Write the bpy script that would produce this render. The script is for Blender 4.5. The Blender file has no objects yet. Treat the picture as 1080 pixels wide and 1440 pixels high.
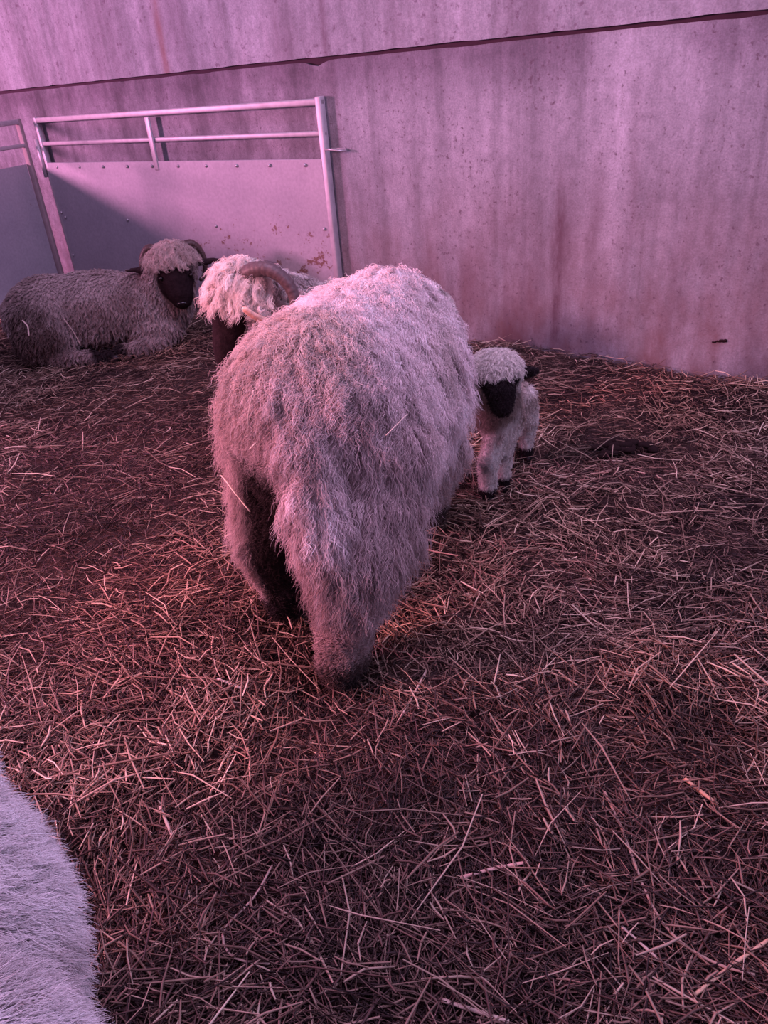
import bpy, bmesh, math
import numpy as np
from mathutils import Matrix, Vector, kdtree

rng = np.random.default_rng(7)
C = bpy.context.scene.collection
sc = bpy.context.scene
sc.view_settings.view_transform = 'Standard'
sc.view_settings.look = 'None'
sc.view_settings.exposure = 0.0
PI = math.pi
A = lambda *v: np.array(v, float)

# ------------------------------------------------------------------ noise
def _hash(i, j, k, s):
    n = (i * 374761393 + j * 668265263 + k * 2147483647 + s * 974634777) & 0xffffffff
    n = ((n ^ (n >> 13)) * 1274126177) & 0xffffffff
    n = ((n ^ (n >> 16)) * 2246822519) & 0xffffffff
    return ((n ^ (n >> 15)) & 0xffffff) / float(0xffffff)
def vnoise(p, s=0):
    p = np.asarray(p, float); f = np.floor(p).astype(np.int64); u = p - f
    u = u * u * (3 - 2 * u); r = 0
    for a in (0, 1):
        wa = u[:, 0] if a else 1 - u[:, 0]
        for b in (0, 1):
            wb = u[:, 1] if b else 1 - u[:, 1]
            for c in (0, 1):
                wc = u[:, 2] if c else 1 - u[:, 2]
                r = r + wa * wb * wc * _hash(f[:, 0] + a, f[:, 1] + b, f[:, 2] + c, s)
    return r
def fbm(p, sc_, o=3, s=0):
    p = np.asarray(p, float) * sc_; r = 0; w = 1; t = 0
    for i in range(o):
        r = r + w * vnoise(p, s + i * 17); t += w; w *= .5; p = p * 2.03
    return r / t
def p3(x, y, z=0): return np.stack([np.asarray(x, float), np.asarray(y, float), np.full(np.shape(x), z, float)], 1)
def sst(a, b, x):
    t = np.clip((x - a) / (b - a), 0, 1); return t * t * (3 - 2 * t)
def mixc(a, b, t):
    return np.asarray(a) * (1 - t[:, None]) + np.asarray(b) * t[:, None]
def nrm(v): return v / np.maximum(np.linalg.norm(v, axis=-1, keepdims=True), 1e-9)

# ------------------------------------------------------------------ objects
def tag(o, label=None, cat=None, group=None, kind=None):
    if label: o['label'] = label
    if cat: o['category'] = cat
    if group: o['group'] = group
    if kind: o['kind'] = kind
    return o
def empty(name, loc, rz=0):
    o = bpy.data.objects.new(name, None); C.objects.link(o)
    o.location = loc; o.rotation_euler = (0, 0, rz); o.empty_display_size = .05
    return o
def mesh_obj(name, V, F, mat, parent=None, smooth=True, col=None, loc=None):
    me = bpy.data.meshes.new(name)
    me.from_pydata([tuple(v) for v in V], [], [tuple(f) for f in F]); me.update()
    if smooth: me.shade_smooth()
    if col is not None: set_col(me, col)
    me.materials.append(mat)
    o = bpy.data.objects.new(name, me); C.objects.link(o)
    if parent: o.parent = parent
    if loc is not None: o.location = loc
    return o
def set_col(me, col):
    a = me.attributes.new('col', 'FLOAT_COLOR', 'POINT')
    c = np.ones((len(me.vertices), 4), np.float32); c[:, :3] = col
    a.data.foreach_set('color', c.ravel())
def bm_obj(name, bm, mat, parent=None, smooth=False):
    me = bpy.data.meshes.new(name); bm.to_mesh(me); bm.free()
    if smooth: me.shade_smooth()
    me.materials.append(mat)
    o = bpy.data.objects.new(name, me); C.objects.link(o)
    if parent: o.parent = parent
    return o
def box(bm, lo, hi, bev=0.0, seg=2):
    vs = [bm.verts.new((x, y, z)) for x in (lo[0], hi[0]) for y in (lo[1], hi[1]) for z in (lo[2], hi[2])]
    fs = [bm.faces.new([vs[i] for i in q]) for q in ((0,1,3,2),(4,6,7,5),(0,4,5,1),(2,3,7,6),(0,2,6,4),(1,5,7,3))]
    if bev:
        es = list({e for f in fs for e in f.edges})
        bmesh.ops.bevel(bm, geom=es, offset=bev, segments=seg, profile=.5, affect='EDGES')
def tube(path, rad, n=10, cap=True, flat=1.0):
    """swept tube -> V, F ; rad scalar or per point"""
    P = np.asarray(path, float); m = len(P); R = np.broadcast_to(rad, (m,)).astype(float)
    T = nrm(np.gradient(P, axis=0)); up = A(0, 0, 1) if abs(T[0, 2]) < .9 else A(1, 0, 0)
    N = nrm(np.cross(T[0], up)); V = []
    for i in range(m):
        N = nrm(N - T[i] * (N @ T[i])); B = np.cross(T[i], N)
        for k in range(n):
            a = 2 * PI * k / n; V.append(P[i] + R[i] * (math.cos(a) * N + math.sin(a) * flat * B))
    F = [(i*n+k, i*n+(k+1)%n, (i+1)*n+(k+1)%n, (i+1)*n+k) for i in range(m-1) for k in range(n)]
    if cap: F += [tuple(range(n))[::-1], tuple((m-1)*n+k for k in range(n))]
    return V, F

# ------------------------------------------------------------------ materials
def newmat(name):
    m = bpy.data.materials.new(name); m.use_nodes = True
    nt = m.node_tree; b = nt.nodes['Principled BSDF']
    return m, nt, b
def nd(nt, t, **k):
    n = nt.nodes.new(t)
    for a, v in k.items():
        if a in n.inputs: n.inputs[a].default_value = v
        else: setattr(n, a, v)
    return n
def ramp(nt, stops, fac):
    r = nt.nodes.new('ShaderNodeValToRGB'); e = r.color_ramp.elements
    while len(e) < len(stops): e.new(.5)
    for x, (p, c) in zip(e, stops):
        x.position = p; x.color = (*c, 1) if len(c) == 3 else c
    nt.links.new(fac, r.inputs[0]); return r.outputs[0]
def g(v): return (v, v, v)
def mul(nt, a, b, fac=1.0, mode='MULTIPLY'):
    m = nt.nodes.new('ShaderNodeMix'); m.data_type = 'RGBA'; m.blend_type = mode
    if isinstance(fac, (int, float)): m.inputs[0].default_value = fac
    else: nt.links.new(fac, m.inputs[0])
    for s, x in ((6, a), (7, b)):
        if isinstance(x, tuple): m.inputs[s].default_value = (*x, 1)
        else: nt.links.new(x, m.inputs[s])
    return m.outputs[2]
def math_(nt, op, a, b=None, c=None, clamp=False):
    m = nt.nodes.new('ShaderNodeMath'); m.operation = op; m.use_clamp = clamp
    for i, x in enumerate((a, b, c)):
        if x is None: continue
        if isinstance(x, (int, float)): m.inputs[i].default_value = x
        else: nt.links.new(x, m.inputs[i])
    return m.outputs[0]
def noise(nt, vec, scale, detail=4, rough=.55, mscale=(1, 1, 1), loc=(0, 0, 0)):
    mp = nd(nt, 'ShaderNodeMapping'); mp.inputs['Scale'].default_value = mscale; mp.inputs['Location'].default_value = loc
    nt.links.new(vec, mp.inputs[0])
    n = nd(nt, 'ShaderNodeTexNoise'); n.inputs['Scale'].default_value = scale
    n.inputs['Detail'].default_value = detail; n.inputs['Roughness'].default_value = rough
    nt.links.new(mp.outputs[0], n.inputs['Vector']); return n.outputs['Fac']
def bump(nt, b, h, strength, dist=.01):
    bp = nd(nt, 'ShaderNodeBump'); bp.inputs['Strength'].default_value = strength; bp.inputs['Distance'].default_value = dist
    nt.links.new(h, bp.inputs['Height']); nt.links.new(bp.outputs[0], b.inputs['Normal'])

def concrete(name, stains=True):
    m, nt, b = newmat(name); L = nt.links
    co = nd(nt, 'ShaderNodeTexCoord').outputs['Object']
    sp = nd(nt, 'ShaderNodeSeparateXYZ'); L.new(co, sp.inputs[0]); X, Z = sp.outputs[0], sp.outputs[2]
    base = ramp(nt, [(.3, (.262, .275, .31)), (.7, (.388, .41, .455))], noise(nt, co, 2.2, 6, .6))
    streak = ramp(nt, [(.32, g(.60)), (.5, g(.98)), (.7, g(1.25))], noise(nt, co, 1, 6, .62, (6, 1, .3)))
    c = mul(nt, base, streak)
    fine = ramp(nt, [(.35, g(.8)), (.6, g(1.08))], noise(nt, co, 26, 5, .7, (1, 1, .6)))
    c = mul(nt, c, fine)
    grain = ramp(nt, [(.4, g(.86)), (.62, g(1.08))], noise(nt, co, 130, 3, .6))
    c = mul(nt, c, grain)
    if stains:
        # brown splash band rising irregularly from the bedding
        low = math_(nt, 'SUBTRACT', 1, math_(nt, 'MULTIPLY', Z, 1.1))
        bn = noise(nt, co, 3.2, 6, .65, (1.6, 1, .8), (3, 1, 0))
        f = math_(nt, 'MULTIPLY', math_(nt, 'MULTIPLY', low, math_(nt, 'SUBTRACT', bn, .33, clamp=True), clamp=True), 3.2, clamp=True)
        c = mul(nt, c, (.17, .10, .10), f, 'MIX')
        # drip stains: gaussians in x, wobbling with z, modulated by noise
        wob = math_(nt, 'MULTIPLY', math_(nt, 'SUBTRACT', noise(nt, co, 2.0, 3, .6, (0, 0, 1)), .5), .12)
        tot = None
        for x0, w, z0, z1, k in ((.03, .034, -.2, .95, 1.0), (.05, .05, .62, .9, .6), (.19, .03, .2, 1.0, .42), (.34, .02, .1, 1.25, .35), (-.22, .03, .0, .8, .5), (-.12, .12, -.2, .75, .5), (-.45, .2, -.2, .72, .4), (.92, .09, -.1, .5, .5), (.55, .03, .1, .75, .3)):
            dx = math_(nt, 'DIVIDE', math_(nt, 'SUBTRACT', math_(nt, 'ADD', X, wob), x0), w)
            gx = math_(nt, 'POWER', 2.718, math_(nt, 'MULTIPLY', math_(nt, 'MULTIPLY', dx, dx), -1))
            mz = nd(nt, 'ShaderNodeMapRange'); mz.interpolation_type = 'SMOOTHSTEP'
            mz.inputs[1].default_value = z1; mz.inputs[2].default_value = z1 - .35; L.new(Z, mz.inputs[0])
            t = math_(nt, 'MULTIPLY', math_(nt, 'MULTIPLY', gx, mz.outputs[0]), k)
            tot = t if tot is None else math_(nt, 'MAXIMUM', tot, t)
        dn = ramp(nt, [(.35, g(.15)), (.6, g(1))], noise(nt, co, 9, 6, .7, (1.5, 1, .5)))
        c = mul(nt, c, (.115, .07, .09), math_(nt, 'MULTIPLY', tot, dn), 'MIX')
        # the slab left of the hurdle's end is darker and blotchier; a broken darker band runs under the joint
        le = math_(nt, 'MULTIPLY', math_(nt, 'SUBTRACT', -1.09, math_(nt, 'ADD', X, math_(nt, 'MULTIPLY', wob, .3))), 25, clamp=True)
        c = mul(nt, c, mul(nt, (.74, .68, .70), ramp(nt, [(.35, g(.8)), (.65, g(1.3))], noise(nt, co, 6, 5, .7))), le)
        bz = nd(nt, 'ShaderNodeMapRange'); bz.inputs[1].default_value = 1.08; bz.inputs[2].default_value = 1.26; L.new(Z, bz.inputs[0])
        c = mul(nt, c, (.62, .55, .6), math_(nt, 'MULTIPLY', bz.outputs[0], ramp(nt, [(.38, g(0)), (.55, g(1))], noise(nt, co, 2.4, 4, .6, (1, 1, .4), (8, 1, 1)))))
        # dark specks
        sn = noise(nt, co, 52, 4, .65, (1, 1, .9)); dens = noise(nt, co, 2.5, 3, .6, loc=(5, 0, 2))
        sf = math_(nt, 'ADD', sn, math_(nt, 'MULTIPLY', dens, .25))
        c = mul(nt, c, (.10, .065, .09), ramp(nt, [(.71, g(0)), (.80, g(.72))], sf), 'MIX')
    else:
        d = ramp(nt, [(.45, g(.0)), (.75, g(.6))], noise(nt, co, 1.2, 5, .65, (3, 1, .5), (2, 0, 0)))
        c = mul(nt, c, (.2, .16, .2), d, 'MIX')
        sn = noise(nt, co, 34, 3, .6); dens = noise(nt, co, 2.2, 3, .6, loc=(5, 0, 2))
        c = mul(nt, c, (.13, .09, .13), ramp(nt, [(.70, g(0)), (.80, g(.7))], math_(nt, 'ADD', sn, math_(nt, 'MULTIPLY', dens, .2))), 'MIX')
        sp = nd(nt, 'ShaderNodeSeparateXYZ'); L.new(co, sp.inputs[0])
        for x0, w, cc_, k in ((-2.27, .028, (.24, .12, .10), .8), (-1.15, .02, (.14, .09, .12), .5), (-.1, .03, (.14, .09, .12), .3), (.9, .03, (.14, .09, .12), .3)):
            dx = math_(nt, 'DIVIDE', math_(nt, 'SUBTRACT', sp.outputs[0], x0), w)
            gx = math_(nt, 'MULTIPLY', math_(nt, 'POWER', 2.718, math_(nt, 'MULTIPLY', math_(nt, 'MULTIPLY', dx, dx), -1)), k)
            c = mul(nt, c, cc_, math_(nt, 'MULTIPLY', gx, ramp(nt, [(.35, g(.3)), (.6, g(1))], noise(nt, co, 8, 4, .6, (1, 1, .5)))), 'MIX')
    L.new(c, b.inputs['Base Color']); b.inputs['Roughness'].default_value = .85
    bump(nt, b, noise(nt, co, 60, 6, .7), .35, .006)
    return m

def attr_mat(name, rough=.8, bumpsc=None, bs=.3, spec=.3):
    m, nt, b = newmat(name)
    a = nd(nt, 'ShaderNodeAttribute', attribute_name='col')
    c = a.outputs['Color']
    if bumpsc:
        co = nd(nt, 'ShaderNodeTexCoord').outputs['Object']
        n = noise(nt, co, bumpsc, 5, .7)
        c = mul(nt, c, ramp(nt, [(.3, g(.6)), (.7, g(1.2))], n)); bump(nt, b, n, bs, .01)
    nt.links.new(c, b.inputs['Base Color']); b.inputs['Roughness'].default_value = rough
    b.inputs['Specular IOR Level'].default_value = spec
    return m
def wool_mat(name):
    m, nt, b = newmat(name)
    a = nd(nt, 'ShaderNodeAttribute', attribute_name='col')
    h = nd(nt, 'ShaderNodeHairInfo')
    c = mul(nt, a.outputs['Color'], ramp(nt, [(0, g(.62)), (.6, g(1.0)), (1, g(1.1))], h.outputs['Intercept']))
    nt.links.new(c, b.inputs['Base Color']); b.inputs['Roughness'].default_value = .75
    b.inputs['Specular IOR Level'].default_value = .25
    return m
def flat_mat(name, col, rough=.6, metal=0.0, spec=.5):
    m, nt, b = newmat(name)
    co = nd(nt, 'ShaderNodeTexCoord').outputs['Object']
    n = noise(nt, co, 20, 4, .6)
    c = mul(nt, tuple(col), ramp(nt, [(.3, g(.85)), (.7, g(1.12))], n))
    nt.links.new(c, b.inputs['Base Color'])
    b.inputs['Roughness'].default_value = rough; b.inputs['Metallic'].default_value = metal
    b.inputs['Specular IOR Level'].default_value = spec
    return m
def sheet_mat():
    m, nt, b = newmat('galvanised_sheet'); L = nt.links
    co = nd(nt, 'ShaderNodeTexCoord').outputs['Object']
    sp = nd(nt, 'ShaderNodeSeparateXYZ'); L.new(co, sp.inputs[0]); X, Z = sp.outputs[0], sp.outputs[2]
    c = ramp(nt, [(.3, (.37, .355, .40)), (.7, (.45, .43, .47))], noise(nt, co, 3, 5, .6))
    c = mul(nt, c, ramp(nt, [(.35, g(.9)), (.65, g(1.05))], noise(nt, co, 60, 3, .6)))
    # muck splashes, concentrated toward the lower right of the sheet
    mx = nd(nt, 'ShaderNodeMapRange'); mx.inputs[1].default_value = .9; mx.inputs[2].default_value = 1.7; L.new(X, mx.inputs[0])
    mz = nd(nt, 'ShaderNodeMapRange'); mz.inputs[1].default_value = .72; mz.inputs[2].default_value = .5; L.new(Z, mz.inputs[0])
    reg = math_(nt, 'MULTIPLY', mx.outputs[0], mz.outputs[0])
    sn = noise(nt, co, 22, 5, .7, (1, 1, 1.3)); s2 = noise(nt, co, 5, 3, .6, loc=(1, 2, 6))
    f = math_(nt, 'ADD', math_(nt, 'MULTIPLY', sn, .7), math_(nt, 'ADD', math_(nt, 'MULTIPLY', s2, .25), math_(nt, 'MULTIPLY', reg, .12)))
    c = mul(nt, c, (.17, .075, .05), ramp(nt, [(.635, g(0)), (.68, g(.9))], f), 'MIX')
    L.new(c, b.inputs['Base Color']); b.inputs['Roughness'].default_value = .6; b.inputs['Metallic'].default_value = .15
    bump(nt, b, noise(nt, co, 2.2, 2, .5), .25, .02)
    return m
M = {}
M['wall'] = concrete('stained_concrete'); M['wall2'] = concrete('upper_concrete', False)
M['gap'] = flat_mat('dark_joint', (.06, .03, .05), .95)  # dark strip sealing the joint between the slabs
M['steel'] = flat_mat('galvanised_tube', (.50, .47, .50), .5, .3)
M['red_tube'] = flat_mat('reddish_tube', (.34, .26, .27), .7, .1)  # darker reddish tube tone for the left hurdle's end post
M['bolt'] = flat_mat('bolt_steel', (.5, .47, .5), .4, .5)
M['sheet'] = sheet_mat()
M['skin'] = attr_mat('fleece_ground', .95, 60, .8, .05)
M['wool'] = wool_mat('wool_fibres')
M['straw'] = attr_mat('straw', .62, None, 0, .35)
M['soil'] = attr_mat('trodden_bedding', .85, 70, .9, .25)
M['horn'] = None
M['hoof'] = flat_mat('dark_hoof', (.02, .014, .016), .5)
M['eye'] = flat_mat('dark_eye', (.008, .005, .006), .12)
M['dung'] = flat_mat('dung', (.022, .012, .012), .95, 0, .08)
def horn_mat():
    m, nt, b = newmat('ridged_horn')
    a = nd(nt, 'ShaderNodeAttribute', attribute_name='col')
    co = nd(nt, 'ShaderNodeTexCoord').outputs['Object']
    c = mul(nt, a.outputs['Color'], ramp(nt, [(.3, g(.7)), (.7, g(1.2))], noise(nt, co, 90, 3, .6)))
    nt.links.new(c, b.inputs['Base Color']); b.inputs['Roughness'].default_value = .5
    return m
M['horn'] = horn_mat()

# ------------------------------------------------------------------ camera
n = nrm(A(170., -1870., -1080.)); up = -n
yv = nrm(A(0, 0, -1.) - up * (A(0, 0, -1.) @ up)); xv = np.cross(yv, up)
R3 = Matrix((xv, yv, up)).to_4x4()
cam = bpy.data.cameras.new('camera'); co_ = bpy.data.objects.new('camera', cam); C.objects.link(co_)
cam.sensor_fit = 'VERTICAL'; cam.sensor_height = 36; cam.lens = 27.0; cam.clip_start = .02
co_.matrix_world = Matrix.Translation((0, 0, 1.25)) @ R3
sc.camera = co_

# ------------------------------------------------------------------ setting
WA = math.atan2(-.62, .785); WO = A(.831, 3.451, 0); WT = A(.785, -.62, 0); WN = A(-.62, -.785, 0)
def W(s, d=0, z=0): return WO + WT * s + WN * d + A(0, 0, z)     # along the wall, out from it, up
rb = np.random.default_rng(3)
def slab(name, s0, s1, z0, z1, mat, front=0.0):
    """concrete slab with a slightly chipped edge at the joint"""
    nx, nz = 240, 30; V = []; F = []
    S = np.linspace(s0, s1, nx + 1)
    for side in (0, 1):
        for k in range(nz + 1):
            zz = z0 + (z1 - z0) * k / nz
            for i, s in enumerate(S):
                z = zz
                if k in (0, nz):
                    nn = vnoise(A([s * 9, k, 3]).reshape(1, 3), 5)[0]
                    z += (.005 if k == 0 else -.006) * max(0, nn - .6) * 2 - (.022 * math.exp(-((s + 1.22) / .05) ** 2) if k else 0) * (name == 'wall_back')
                V.append((s, (.16 if side else front), z))
    n1 = nx + 1; o2 = n1 * (nz + 1)
    for k in range(nz):
        for i in range(nx):
            a = k * n1 + i
            F.append((a, a + 1, a + n1 + 1, a + n1)); F.append((o2 + a, o2 + a + n1, o2 + a + n1 + 1, o2 + a + 1))
    for i in range(nx):
        F.append((i, o2 + i, o2 + i + 1, i + 1)); t = nz * n1 + i; F.append((t, t + 1, o2 + t + 1, o2 + t))
    for k in range(nz):
        a = k * n1; F.append((a, a + n1, o2 + a + n1, o2 + a)); a += nx; F.append((a, o2 + a, o2 + a + n1, a + n1))
    o = mesh_obj(name, V, F, mat, smooth=False); o.location = WO; o.rotation_euler = (0, 0, WA)
    return tag(o, kind='structure')
slab('wall_back', -5.6, 3.4, -.12, 1.305, M['wall'])
slab('wall_back_upper', -5.6, 3.4, 1.320, 2.75, M['wall2'], front=-.006)
bm = bmesh.new(); box(bm, (-5.6, .022, 1.29), (3.4, .15, 1.345))
o = bm_obj('trim_joint', bm, M['gap']); o.location = WO; o.rotation_euler = (0, 0, WA); tag(o, kind='structure')

def hfloor(x, y):
    p = p3(x, y)
    h = .050 * (fbm(p, 2.1, 3, 11) - .5) + .03 * (fbm(p, 7, 2, 5) - .5)
    d = -((x - WO[0]) * WN[0] + (y - WO[1]) * WN[1])       # distance behind wall face
    s = (x - WO[0]) * WT[0] + (y - WO[1]) * WT[1]
    h = h + .05 * sst(-.45, -.02, d) * (.5 + fbm(p, 3, 2, 9)) * sst(-1.4, -.3, s)
    return h
gx = np.linspace(-4.2, 4.2, 300); gy = np.linspace(-1.2, 8.2, 330)
GX, GY = np.meshgrid(gx, gy); fx, fy = GX.ravel(), GY.ravel()
# keep the floor on the pen side of the wall by sliding the far rows to it
dd = (fx - WO[0]) * WN[0] + (fy - WO[1]) * WN[1]
back = dd < -.05
fx = np.where(back, fx + WN[0] * (-.05 - dd), fx); fy = np.where(back, fy + WN[1] * (-.05 - dd), fy)
fz = hfloor(fx, fy) - .012
fine = fbm(p3(fx, fy), 22, 2, 3)
cc = mixc((.030, .014, .014), (.085, .045, .038), sst(.3, .75, fbm(p3(fx, fy), 5, 3, 21)))
nxg, nyg = len(gx), len(gy)
F = [(j*nxg+i, j*nxg+i+1, (j+1)*nxg+i+1, (j+1)*nxg+i) for j in range(nyg-1) for i in range(nxg-1)
     if not (back[j*nxg+i] and back[j*nxg+i+1] and back[(j+1)*nxg+i+1] and back[(j+1)*nxg+i])]
fl = mesh_obj('floor', np.stack([fx, fy, fz + .012 * (fine - .5)], 1), F, M['soil'], col=cc); tag(fl, kind='structure')

# ------------------------------------------------------------------ straw
def in_view(x, y, m=60):
    n_ = R3.to_3x3(); Rn = np.array([[n_[i][j] for j in range(3)] for i in range(3)])
    P = np.stack([x, y, np.full_like(x, -1.25)], 1) @ Rn
    px = 540 + 1080 * P[:, 0] / -P[:, 2]; py = 720 - 1080 * P[:, 1] / -P[:, 2]
    return (px > -m * 4) & (px < 1080 + m * 4) & (py < 1440 + m * 5) & (P[:, 2] < 0)
def scatter(N):
    out = []
    while sum(len(o) for o in out) < N:
        r = .35 + 6.7 * rng.random(N) ** .95; th = PI / 2 + (rng.random(N) - .5) * 1.75
        x, y = r * np.cos(th), r * np.sin(th)
        ok = in_view(x, y) & (((x - WO[0]) * WN[0] + (y - WO[1]) * WN[1]) > .015)
        out.append(np.stack([x[ok], y[ok]], 1))
    return np.concatenate(out)[:N]
def straw_mesh(XY, Lr, Wr, lift, colset, pitch):
    N = len(XY); x, y = XY.T
    L = Lr[0] * np.exp(rng.normal(0, Lr[1], N)); L = np.clip(L, .012, .26)
    w = Wr[0] * (.6 + .8 * rng.random(N)); t = w * np.where(rng.random(N) < .45, .3, .8)
    flow = fbm(p3(x, y), 1.6, 2, 40) * 9
    yaw = np.where(rng.random(N) < .35, flow + rng.normal(0, .5, N), rng.random(N) * 2 * PI)
    pit = rng.normal(0, pitch, N)
    d = np.stack([np.cos(yaw) * np.cos(pit), np.sin(yaw) * np.cos(pit), np.sin(pit)], 1)
    side = np.stack([-np.sin(yaw), np.cos(yaw), 0 * yaw], 1); upv = np.cross(d, side)
    tw = rng.random(N) * 2 * PI
    s2 = side * np.cos(tw)[:, None] + upv * np.sin(tw)[:, None]; u2 = np.cross(d, s2)
    lay = np.abs(rng.normal(0, 1, N)) * lift
    c = np.stack([x, y, hfloor(x, y) + lay + np.abs(np.sin(pit)) * L * .38], 1)
    # pieces never push through the wall
    dist = (x - WO[0]) * WN[0] + (y - WO[1]) * WN[1]
    far = np.abs(d[:, 0] * WN[0] + d[:, 1] * WN[1]) * L * .5
    c[:, :2] += (np.maximum(0, far - dist + .006))[:, None] * WN[:2]
    bend = (side * rng.normal(0, .06, N)[:, None] + upv * (rng.normal(0, .05, N) )[:, None]) * L[:, None]
    rings = []
    for tt, ws in ((-.5, .75), (-.08, 1.), (.5, .6)):
        cen = c + d * (L * tt)[:, None] + bend * (1 - 4 * tt * tt)
        for a, b in ((1, 0), (0, 1), (-1, 0), (0, -1)):
            rings.append(cen + s2 * (w * .5 * ws * a)[:, None] + u2 * (t * .5 * ws * b)[:, None])
    V = np.stack(rings, 1)                                     # N,12,3
    base = np.arange(N)[:, None] * 12
    q = [(r*4+k, r*4+(k+1)%4, (r+1)*4+(k+1)%4, (r+1)*4+k) for r in range(2) for k in range(4)]
    F = (base[:, :, None] + np.array(q)[None]).reshape(-1, 4)
    # colour
    pn = fbm(p3(x, y), 2.6, 3, 60); fresh = sst(.42, .68, pn)
    u = rng.random(N) + .16 * (fresh - .5) + .25 * (lay / lift - .8) * .35
    lv = np.array([q_[0] for q_ in colset]); cols = np.array([q_[1] for q_ in colset])
    col = np.stack([np.interp(u, lv, cols[:, i]) for i in range(3)], 1)
    red = sst(.5, .7, fbm(p3(x, y), 1.7, 2, 77)) * .5
    G_ = lambda cx, cy, sx, sy: np.exp(-((x - cx) / sx) ** 2 - ((y - cy) / sy) ** 2)
    glow = np.clip(G_(.12, 1.72, .28, .28) + G_(1.0, 2.85, .6, .35) + .8 * G_(-.62, 1.75, .25, .5) + .6 * G_(-.30, 1.15, .2, .2) + .7 * G_(.7, 1.9, .5, .4), 0, 1)  # pools of warm light painted into the straw colour
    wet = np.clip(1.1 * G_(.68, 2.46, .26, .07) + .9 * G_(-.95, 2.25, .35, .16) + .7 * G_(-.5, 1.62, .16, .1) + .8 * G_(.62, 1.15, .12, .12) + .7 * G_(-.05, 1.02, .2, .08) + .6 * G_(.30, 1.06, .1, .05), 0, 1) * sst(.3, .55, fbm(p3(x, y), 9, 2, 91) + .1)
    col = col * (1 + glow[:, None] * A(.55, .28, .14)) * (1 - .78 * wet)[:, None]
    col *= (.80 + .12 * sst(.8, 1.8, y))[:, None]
    col *= (1 + red[:, None] * A(.22, .02, -.08)) * (.75 + .5 * rng.random(N))[:, None]
    return V.reshape(-1, 3), F, np.repeat(col, 12, 0)
def fast_mesh(name, V, F, col, mat):
    me = bpy.data.meshes.new(name); me.vertices.add(len(V)); me.vertices.foreach_set('co', V.astype(np.float32).ravel())
    me.loops.add(F.size); me.loops.foreach_set('vertex_index', F.astype(np.int32).ravel())
    me.polygons.add(len(F)); me.polygons.foreach_set('loop_start', np.arange(0, F.size, 4, dtype=np.int32))
    me.update(calc_edges=True); set_col(me, col); me.materials.append(mat)
    o = bpy.data.objects.new(name, me); C.objects.link(o); return o
DARK = [(0, (.020, .010, .010)), (.45, (.062, .032, .028)), (.8, (.19, .115, .09)), (1.1, (.42, .29, .22))]
LIGHT = [(0, (.08, .045, .04)), (.4, (.23, .15, .11)), (.8, (.48, .36, .27)), (1.1, (.80, .68, .52))]
XY1 = scatter(98000); XY2 = scatter(38000)
keep = rng.random(len(XY2)) < .35 + .65 * sst(.38, .6, fbm(p3(*XY2.T), 2.2, 3, 60)); XY2 = XY2[keep]
r_ = .3 + 6.2 * rng.random(42000) ** .8; t_ = PI / 2 + (rng.random(42000) - .5) * 3.6; xw, yw = r_ * np.cos(t_), r_ * np.sin(t_)
ok = ~in_view(xw, yw) & (((xw - WO[0]) * WN[0] + (yw - WO[1]) * WN[1]) > .015) & (np.abs(xw) < 4.1) & (yw > -1.1)
XY1 = np.concatenate([XY1, np.stack([xw[ok], yw[ok]], 1)])               # the bedding carries on, thinner, beyond the frame
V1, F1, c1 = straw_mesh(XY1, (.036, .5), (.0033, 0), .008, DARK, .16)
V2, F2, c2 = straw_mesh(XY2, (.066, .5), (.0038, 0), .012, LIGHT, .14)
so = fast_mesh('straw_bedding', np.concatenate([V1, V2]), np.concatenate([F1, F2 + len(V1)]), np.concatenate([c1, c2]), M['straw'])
tag(so, 'trodden reddish brown straw bedding covering the whole pen floor', 'straw', kind='stuff')

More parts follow.
